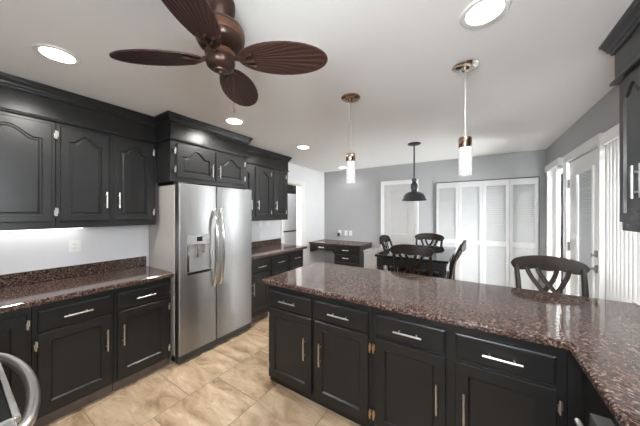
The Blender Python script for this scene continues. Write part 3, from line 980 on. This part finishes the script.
# arched apron under the pencil drawer
poly = [(DX0 + 0.051, DZ - 0.031), (-2.441, DZ - 0.031)]
ax0, ax1 = DX0 + 0.051, -2.441
for i in range(17):
    q = i / 16
    x = ax1 + (ax0 - ax1) * q
    e = min(q, 1 - q)
    poly.append((x, DZ - 0.155 - 0.05 * max(0, 1 - e / 0.13) ** 2))
mb = MB()
mb.loft([[FD(a, dd - 0.02, z) for a, z in poly], [FD(a, dd - 0.001, z) for a, z in poly]])
mb.build('apron', 'furniture', t)
dw = slab_front(MB(), FD, ax0 + 0.02, ax1 - 0.02, DZ - 0.14, DZ - 0.045, dd + 0.014, dd - 0.0005).build('drawer', 'furniture', t)
bar_pull(FD, (ax0 + ax1) / 2, DZ - 0.09, dd + 0.014, 0.12, False).build('handle', 'nickel', dw)
for k in range(3):
    z1 = DZ - 0.045 - k * 0.155
    dw = slab_front(MB(), FD, -2.41, DX1 - 0.06, z1 - 0.135, z1, dd + 0.014, dd + 0.0005).build('drawer', 'furniture', t)
    bar_pull(FD, (-2.41 + DX1 - 0.06) / 2, z1 - 0.065, dd + 0.014, 0.13, False).build('handle', 'nickel', dw)

t = thing('storage_cabinet', 'small pale cabinet standing between the dark desk and the dining table', 'cabinet', (-1.56, 4.3, 0))
MB().box(-1.69, -1.45, 4.06, 4.5, 0.04, 0.80).build('body', 'pale_cabinet', t, bevel=0.004)
MB().box(-1.70, -1.44, 4.05, 4.51, 0.8005, 0.822).build('top', 'pale_cabinet', t, bevel=0.004)
slab_front(MB(), lambda a, n, z: (a, 4.06 - n, z), -1.68, -1.46, 0.06, 0.785, 0.016, 0.0005).build('door', 'pale_cabinet', t)
MB().box(-1.67, -1.47, 4.08, 4.48, 0.001, 0.0395).build('plinth', 'pale_cabinet', t)

t = thing('dining_table', 'black counter-height dining table with glossy dark top', 'table', (-0.72, 3.8, 0))
TX0, TX1, TY0, TY1, TZ = -1.15, -0.275, 3.13, 4.48, 0.935
MB().box(TX0, TX1, TY0, TY1, TZ - 0.028, TZ).build('tabletop', 'table_top', t, bevel=0.006)
mb = MB()
mb.box(TX0 + 0.06, TX1 - 0.06, TY0 + 0.05, TY0 + 0.07, TZ - 0.14, TZ - 0.0285).box(TX0 + 0.06, TX1 - 0.06, TY1 - 0.07, TY1 - 0.05, TZ - 0.14, TZ - 0.0285)
mb.box(TX0 + 0.05, TX0 + 0.07, TY0 + 0.05, TY1 - 0.05, TZ - 0.14, TZ - 0.0285).box(TX1 - 0.07, TX1 - 0.05, TY0 + 0.05, TY1 - 0.05, TZ - 0.14, TZ - 0.0285)
mb.build('apron', 'furniture', t)
for x in (TX0 + 0.06, TX1 - 0.06):
    for y in (TY0 + 0.06, TY1 - 0.06):
        mb = MB()
        h0 = 0.038
        mb.box(x - h0, x + h0, y - h0, y + h0, TZ - 0.16, TZ - 0.029)
        mb.lathe([(0.034, TZ - 0.161), (0.04, TZ - 0.19), (0.03, TZ - 0.21), (0.042, TZ - 0.33), (0.036, 0.3), (0.024, 0.08), (0.03, 0.05), (0.026, 0.001)], x, y, 16)
        mb.build('leg', 'furniture', t, smooth=True)


# ------------------------------------------------------------ chairs: seat centre at the origin, back towards -Y
def make_chair(label, group):
    t = thing('counter_chair', label, 'chair', (0, 0, 0), group, world_coords=False)
    md = 'stool_wood'
    SZ = 0.63
    # seat
    mb = MB()
    rings = []
    for z, k in ((SZ - 0.03, 0.96), (SZ - 0.018, 1.0), (SZ - 0.005, 1.0), (SZ, 0.97)):
        ring = []
        for i in range(32):
            q = 2 * math.pi * i / 32
            cx, sy = math.cos(q), math.sin(q)
            x = 0.225 * k * math.copysign(abs(cx) ** 0.35, cx)
            y = 0.215 * k * math.copysign(abs(sy) ** 0.35, sy)
            ring.append((x * (1 + 0.06 * y / 0.215), y, z))
        rings.append(ring)
    mb.loft(rings)
    mb.build('seat', md, t, smooth=True)
    # rear legs running up into the back posts
    for s in (-1, 1):
        pts = [(s * 0.20, -0.215, 0.001), (s * 0.198, -0.205, 0.3), (s * 0.197, -0.20, 0.6), (s * 0.20, -0.225, 0.76), (s * 0.206, -0.27, 0.92), (s * 0.212, -0.315, 1.035)]
        MB().tube(pts, [0.017, 0.019, 0.021, 0.02, 0.019, 0.017], 10).build('leg', md, t, smooth=True)
        pts = [(s * 0.20, 0.185, 0.001), (s * 0.197, 0.178, 0.3), (s * 0.195, 0.175, 0.599)]
        MB().tube(pts, [0.016, 0.02, 0.023], 10).build('leg', md, t, smooth=True)
    # crest rail
    mb = MB()
    rings = []
    NX = 32
    for i in range(NX + 1):
        u = -1 + 2 * i / NX
        x = 0.25 * u
        e = (1 - abs(u) ** 9) ** 0.5 if abs(u) < 1 else 0.0
        top = 1.122 - 0.04 * u * u
        mid = 1.062 - 0.018 * u * u
        bot = 0.990 - 0.004 * u * u + 0.012 * (0.5 - 0.5 * math.cos(3 * math.pi * u)) - 0.016 * abs(u) ** 3
        ev = max(e, 0.12)
        zt, zb = mid + (top - mid) * ev, mid + (bot - mid) * ev
        y = -0.365 + 0.04 * u * u
        th = 0.013 * (0.6 + 0.4 * ev)
        rings.append([(x, y - th, zb + 0.004), (x, y - th, (zb + zt) / 2), (x, y - th - 0.003, zt - 0.004), (x, y - 0.003, zt), (x, y + th - 0.003, zt - 0.004), (x, y + th, (zb + zt) / 2), (x, y + th, zb + 0.004), (x, y, zb)])
    mb.loft(rings)
    mb.build('crest_rail', md, t, smooth=True)
    # crossing splats
    for s in (-1, 1):
        for xa, xb in ((-0.135, 0.045), (-0.062, 0.125)):
            p = bez((s * xa, -0.345, 1.015), (s * (xa + 0.01), -0.32, 0.93), (s * (xb - 0.10), -0.26 - 0.004 * s, 0.86), (s * xb, -0.205, 0.705), 14)
            MB().tube(p, 0.009, 8, 0.017).build('splat', md, t, smooth=True)
    MB().tube([(-0.2, -0.207, 0.70), (0, -0.215, 0.70), (0.2, -0.207, 0.70)], 0.016, 8, 0.01).build('lower_rail', md, t, smooth=True)
    for z, a, b in ((0.22, (-0.197, 0.18), (0.197, 0.18)), (0.32, (-0.197, -0.205), (0.197, -0.205)), (0.28, (-0.197, -0.205), (-0.197, 0.18)), (0.28, (0.197, -0.205), (0.197, 0.18))):
        MB().tube([(*a, z), (*b, z)], 0.012, 8).build('stretcher', md, t, smooth=True)
    mb = MB()
    mb.box(-0.19, 0.19, 0.165, 0.185, SZ - 0.085, SZ - 0.031).box(-0.19, 0.19, -0.205, -0.185, SZ - 0.085, SZ - 0.031).box(-0.2, -0.18, -0.19, 0.17, SZ - 0.085, SZ - 0.031).box(0.18, 0.2, -0.19, 0.17, SZ - 0.085, SZ - 0.031)
    mb.build('apron', md, t)
    return t


GC = 'dark counter-height chairs with crossed splats'
stool = make_chair('dark brown chair with crossed splats drawn up to the granite peninsula, nearest the glazed door', GC)
stool.location = (0.512, 2.465, 0)
stool.rotation_euler = (0, 0, math.pi + math.radians(1))
for x, y, rz, lab in ((-0.66, 3.34, 0, 'dark chair at the near end of the dining table, its crossed back towards the peninsula'),
                      (-0.73, 4.46, math.pi, 'dark chair at the far end of the dining table, nearest the back wall'),
                      (-0.50, 3.84, math.pi / 2, 'dark chair at the right side of the dining table, seen edge-on before the louvred closet'),
                      (-0.955, 3.98, -math.pi / 2, 'dark chair at the left side of the dining table, beside the pale cabinet')):
    c = copy_tree(stool)
    c.location = (x, y, 0)
    c.rotation_euler = (0, 0, rz)
    c['label'] = lab

# ------------------------------------------------------------ ceiling fan
FCX, FCY = -0.985, 0.689
t = thing('ceiling_fan', 'bronze ceiling fan with four brown palm-leaf blades', 'fan', (FCX, FCY, H - 0.001))
MB().lathe([(0.0620, 2.454), (0.0640, 2.4350), (0.0600, 2.4000), (0.0500, 2.3700), (0.0414, 2.3550)], FCX, FCY).build('canopy', 'bronze', t, smooth=True)
MB().lathe([(0.0460, 2.3545), (0.0782, 2.3500), (0.0994, 2.3350), (0.1040, 2.3250), (0.1040, 2.3180)], FCX, FCY).build('motor_cap', 'bronze', t, smooth=True)
MB().lathe([(0.1044, 2.3175), (0.1067, 2.3120), (0.1067, 2.2920), (0.1044, 2.2855)], FCX, FCY).build('motor_band', 'bronze_band', t, smooth=True)
MB().lathe([(0.1040, 2.2850), (0.1040, 2.2720), (0.0920, 2.2500), (0.0690, 2.2350), (0.0552, 2.2300), (0.0552, 2.2255)], FCX, FCY).build('motor_housing', 'bronze', t, smooth=True)
MB().lathe([(0.0607, 2.2250), (0.0653, 2.2200), (0.0653, 2.2060), (0.0607, 2.2005)], FCX, FCY).build('switch_ring', 'bronze_band', t, smooth=True)
MB().lathe([(0.0607, 2.2000), (0.0635, 2.1850), (0.0635, 2.1780), (0.0589, 2.1600), (0.0460, 2.1500), (0.0276, 2.1450), (0.0258, 2.1400), (0.0110, 2.1370), (0.0083, 2.1250), (0.0028, 2.1220)], FCX, FCY).build('switch_housing', 'bronze', t, smooth=True)
hub_z = 2.1980


def make_blade():
    mb = MB()
    n = 36
    top, bot = [], []
    for i in range(n):
        q = 2 * math.pi * i / n
        # leaf outline: rounded tip, narrower root
        u = math.cos(q)
        x = 0.285 + 0.205 * u
        wv = 0.090 * math.sin(q) * (1 + 0.04 * u)
        top.append((x, wv, 0.003))
        bot.append((x, wv, -0.003))
    inset = lambda r, z, k: [(0.285 + (x - 0.285) * k, y * k, z) for x, y, _ in r]
    mb.loft([inset(bot, -0.0035, 0.93), bot, top, inset(top, 0.0035, 0.93)])
    return mb


proto = None
for k in range(4):
    if proto is None:
        bl = make_blade()
        bm = bl.bm
        o = bl.build('blade', 'blade', None)
        o.parent = t
        proto = o
        mb = MB()
        mb.tube([(0.05, 0, 0.006), (0.08, 0, -0.002), (0.11, 0, -0.009), (0.16, 0, -0.009)], 0.011, 8, 0.007)
        mb.tube([(0.105, 0.0, -0.009), (0.125, 0.026, -0.009), (0.155, 0.035, -0.008)], 0.008, 8)
        mb.tube([(0.105, 0.0, -0.009), (0.125, -0.026, -0.009), (0.155, -0.035, -0.008)], 0.008, 8)
        b2 = mb.build('blade_bracket', 'bronze', None, smooth=True)
        b2.parent = o
        o_use = o
    else:
        o_use = proto.copy()
        C.objects.link(o_use)
        o_use.parent = t
        c2 = proto.children[0].copy()
        C.objects.link(c2)
        c2.parent = o_use
    o_use.location = (0, 0, hub_z - (H - 0.001))
    o_use.rotation_euler = (math.radians(-13), 0, math.radians(33.5 + 90 * k))
mb = MB()
px, py = FCX + 0.058 * math.cos(math.radians(50)), FCY + 0.058 * math.sin(math.radians(50))
mb.tube([(px, py, 2.165), (px, py, 1.985)], 0.001, 6)
mb.lathe([(0.001, 1.985), (0.005, 1.978), (0.006, 1.968), (0.003, 1.957), (0.001, 1.955)], px, py, 10)
mb.build('pull_chain', 'bronze_band', t, smooth=True)

# ------------------------------------------------------------ lamps
for x, y, lab in ((-2.14, 0.38, 'recessed ceiling light at the left, above the counter left of the refrigerator'),
                  (-2.14, 1.66, 'recessed ceiling light in front of the cabinet over the refrigerator'),
                  (-2.14, 2.87, 'recessed ceiling light beyond the refrigerator, second farthest'),
                  (-2.40, 4.62, 'farthest recessed ceiling light, above the corner desk'),
                  (0.03, 1.40, 'recessed ceiling light at the top right, above the peninsula')):
    t = thing('recessed_light', lab, 'ceiling light', (x, y, H - 0.012), 'recessed ceiling lights')
    MB().lathe([(0.075, H - 0.0035), (0.078, H - 0.008), (0.098, H - 0.008), (0.104, H - 0.002), (0.104, H - 0.0005), (0.075, H - 0.0005)], x, y, 36, cap=False).build('trim_ring', 'white_plastic', t, smooth=True)
    MB().lathe([(0.0749, H - 0.001), (0.0749, H - 0.006), (0.04, H - 0.0085)], x, y, 32).build('lens', 'lens', t, smooth=True)
    l = bpy.data.lights.new('lamp', 'SPOT')
    l.energy = CAN * (0.5 if y > 4 else 4)
    l.spot_size = math.radians(165)
    l.spot_blend = 0.6
    l.shadow_soft_size = 0.06
    l.color = (1.0, 0.97, 0.93)
    lo = bpy.data.objects.new('lamp', l)
    C.objects.link(lo)
    lo.parent = t
    lo.location = (0, 0, -0.012)
l = bpy.data.lights.new('pantry_fill', 'POINT')  # added fill light, unseen and without fixture, brightens the pantry
l.energy = 30
l.shadow_soft_size = 0.1
lo = bpy.data.objects.new('pantry_fill', l)
C.objects.link(lo)
lo.location = (-3.35, 3.45, 2.25)

for x, y, mt, lab in ((-0.885, 1.845, 'copper', 'left bubble-glass pendant light with copper-toned canopy over the peninsula'), (-0.065, 1.855, 'chrome', 'right bubble-glass pendant light with chrome canopy over the peninsula')):
    t = thing('pendant_light', lab, 'pendant light', (x, y, H - 0.001), 'bubble-glass pendant lights')
    MB().lathe([(0.079, H - 0.001), (0.079, H - 0.008), (0.07, H - 0.016), (0.03, H - 0.02), (0.022, H - 0.034), (0.006, H - 0.04)], x, y).build('canopy', mt, t, smooth=True)
    MB().tube([(x, y, H - 0.04), (x, y, 1.986)], 0.0035, 8).build('cord', 'cord', t)
    MB().lathe([(0.006, 1.99), (0.036, 1.985), (0.0385, 1.98), (0.0385, 1.925), (0.036, 1.9205)], x, y).build('socket_cap', 'copper', t, smooth=True)
    MB().lathe([(0.034, 1.92), (0.0375, 1.916), (0.0375, 1.745), (0.034, 1.738), (0.01, 1.738)], x, y).build('glass_cylinder', 'bubble', t, smooth=True)

x, y = -0.735, 3.56
t = thing('pendant_light', 'dark bell-shaped pendant light hanging over the dining table', 'pendant light', (x, y, H - 0.001))
MB().lathe([(0.085, H - 0.001), (0.085, H - 0.012), (0.06, H - 0.022), (0.012, H - 0.026)], x, y).build('canopy', 'iron', t, smooth=True)
MB().tube([(x, y, H - 0.026), (x, y, 1.965)], 0.009, 10).build('rod', 'iron', t, smooth=True)
MB().lathe([(0.012, 1.975), (0.03, 1.965), (0.034, 1.945), (0.024, 1.925), (0.03, 1.905), (0.045, 1.885), (0.047, 1.84), (0.036, 1.81), (0.042, 1.79), (0.046, 1.786)], x, y).build('socket_cup', 'iron', t, smooth=True)
MB().lathe([(0.05, 1.785), (0.08, 1.778), (0.12, 1.755), (0.142, 1.72), (0.148, 1.685), (0.165, 1.668), (0.166, 1.662), (0.160, 1.663), (0.143, 1.682), (0.136, 1.718), (0.115, 1.748), (0.078, 1.770), (0.05, 1.776)], x, y, 40).build('shade', 'iron', t, smooth=True)


# ------------------------------------------------------------ wall plates
def plate(F, a, z, wd, ht, label, kind, gang=1, grp='white wall plates'):
    p = F(a, 0, z)
    t = thing('wall_plate', label, 'outlet', p, grp)
    MB().fbox(F, a - wd / 2, a + wd / 2, 0.001, 0.007, z - ht / 2, z + ht / 2).build('plate', 'white_plastic', t, bevel=0.002)
    for g in range(gang):
        ga = a + (g - (gang - 1) / 2) * 0.046
        if kind == 'outlet':
            MB().fbox(F, ga - 0.017, ga + 0.017, 0.0072, 0.0095, z - 0.034, z + 0.034).build('receptacle', 'white_plastic', t, bevel=0.002)
            mb = MB()
            for s in (-1, 1):
                for dx in (-0.006, 0.006):
                    mb.fbox(F, ga + dx - 0.0012, ga + dx + 0.0012, 0.0096, 0.0099, z + s * 0.018 - 0.005, z + s * 0.018 + 0.005)
            mb.build('socket_slots', 'dark_plastic', t)
        else:
            MB().fbox(F, ga - 0.016, ga + 0.016, 0.0072, 0.011, z - 0.033, z + 0.033).build('switch_rocker', 'white_plastic', t, bevel=0.002)
    return t


plate(FL, 0.652, 1.188, 0.085, 0.12, 'white outlet plate above the granite backsplash left of the refrigerator', 'outlet')
plate(FL, 2.91, 1.318, 0.075, 0.115, 'single white switch plate under the far wall cabinet, nearer the refrigerator', 'switch')
plate(FL, 3.10, 1.318, 0.12, 0.115, 'double white switch plate under the far wall cabinet, nearer the doorway', 'switch', 2)
plate(FL, 2.93, 1.11, 0.075, 0.115, 'white outlet plate just above the far granite backsplash', 'outlet')
plate(FB, -2.66, 1.03, 0.075, 0.115, 'leftmost white wall plate above the desk, with the black plug', 'outlet')
plate(FB, -2.50, 1.03, 0.075, 0.115, 'middle white wall plate above the desk', 'outlet')
plate(FB, -2.385, 1.03, 0.075, 0.115, 'rightmost white wall plate above the desk', 'switch')
t = thing('plug_adapter', 'small black plug adapter in the leftmost plate above the desk', 'charger', (-2.675, YB - 0.03, 0.96))
MB().fbox(FB, -2.70, -2.65, 0.0105, 0.05, 0.955, 1.03).build('adapter_body', 'dark_plastic', t, bevel=0.004)

# slim lamp under the left wall cabinets
t = thing('under_cabinet_light', 'slim white lamp strip under the left wall cabinets', 'lamp', (XL + 0.06, 0.2, 1.35))
MB().box(XL + 0.03, XL + 0.09, -0.45, 0.70, 1.356, 1.3685).build('housing', 'white_plastic', t, bevel=0.003)
MB().box(XL + 0.036, XL + 0.084, -0.44, 0.69, 1.3525, 1.3558).build('diffuser', 'strip', t)
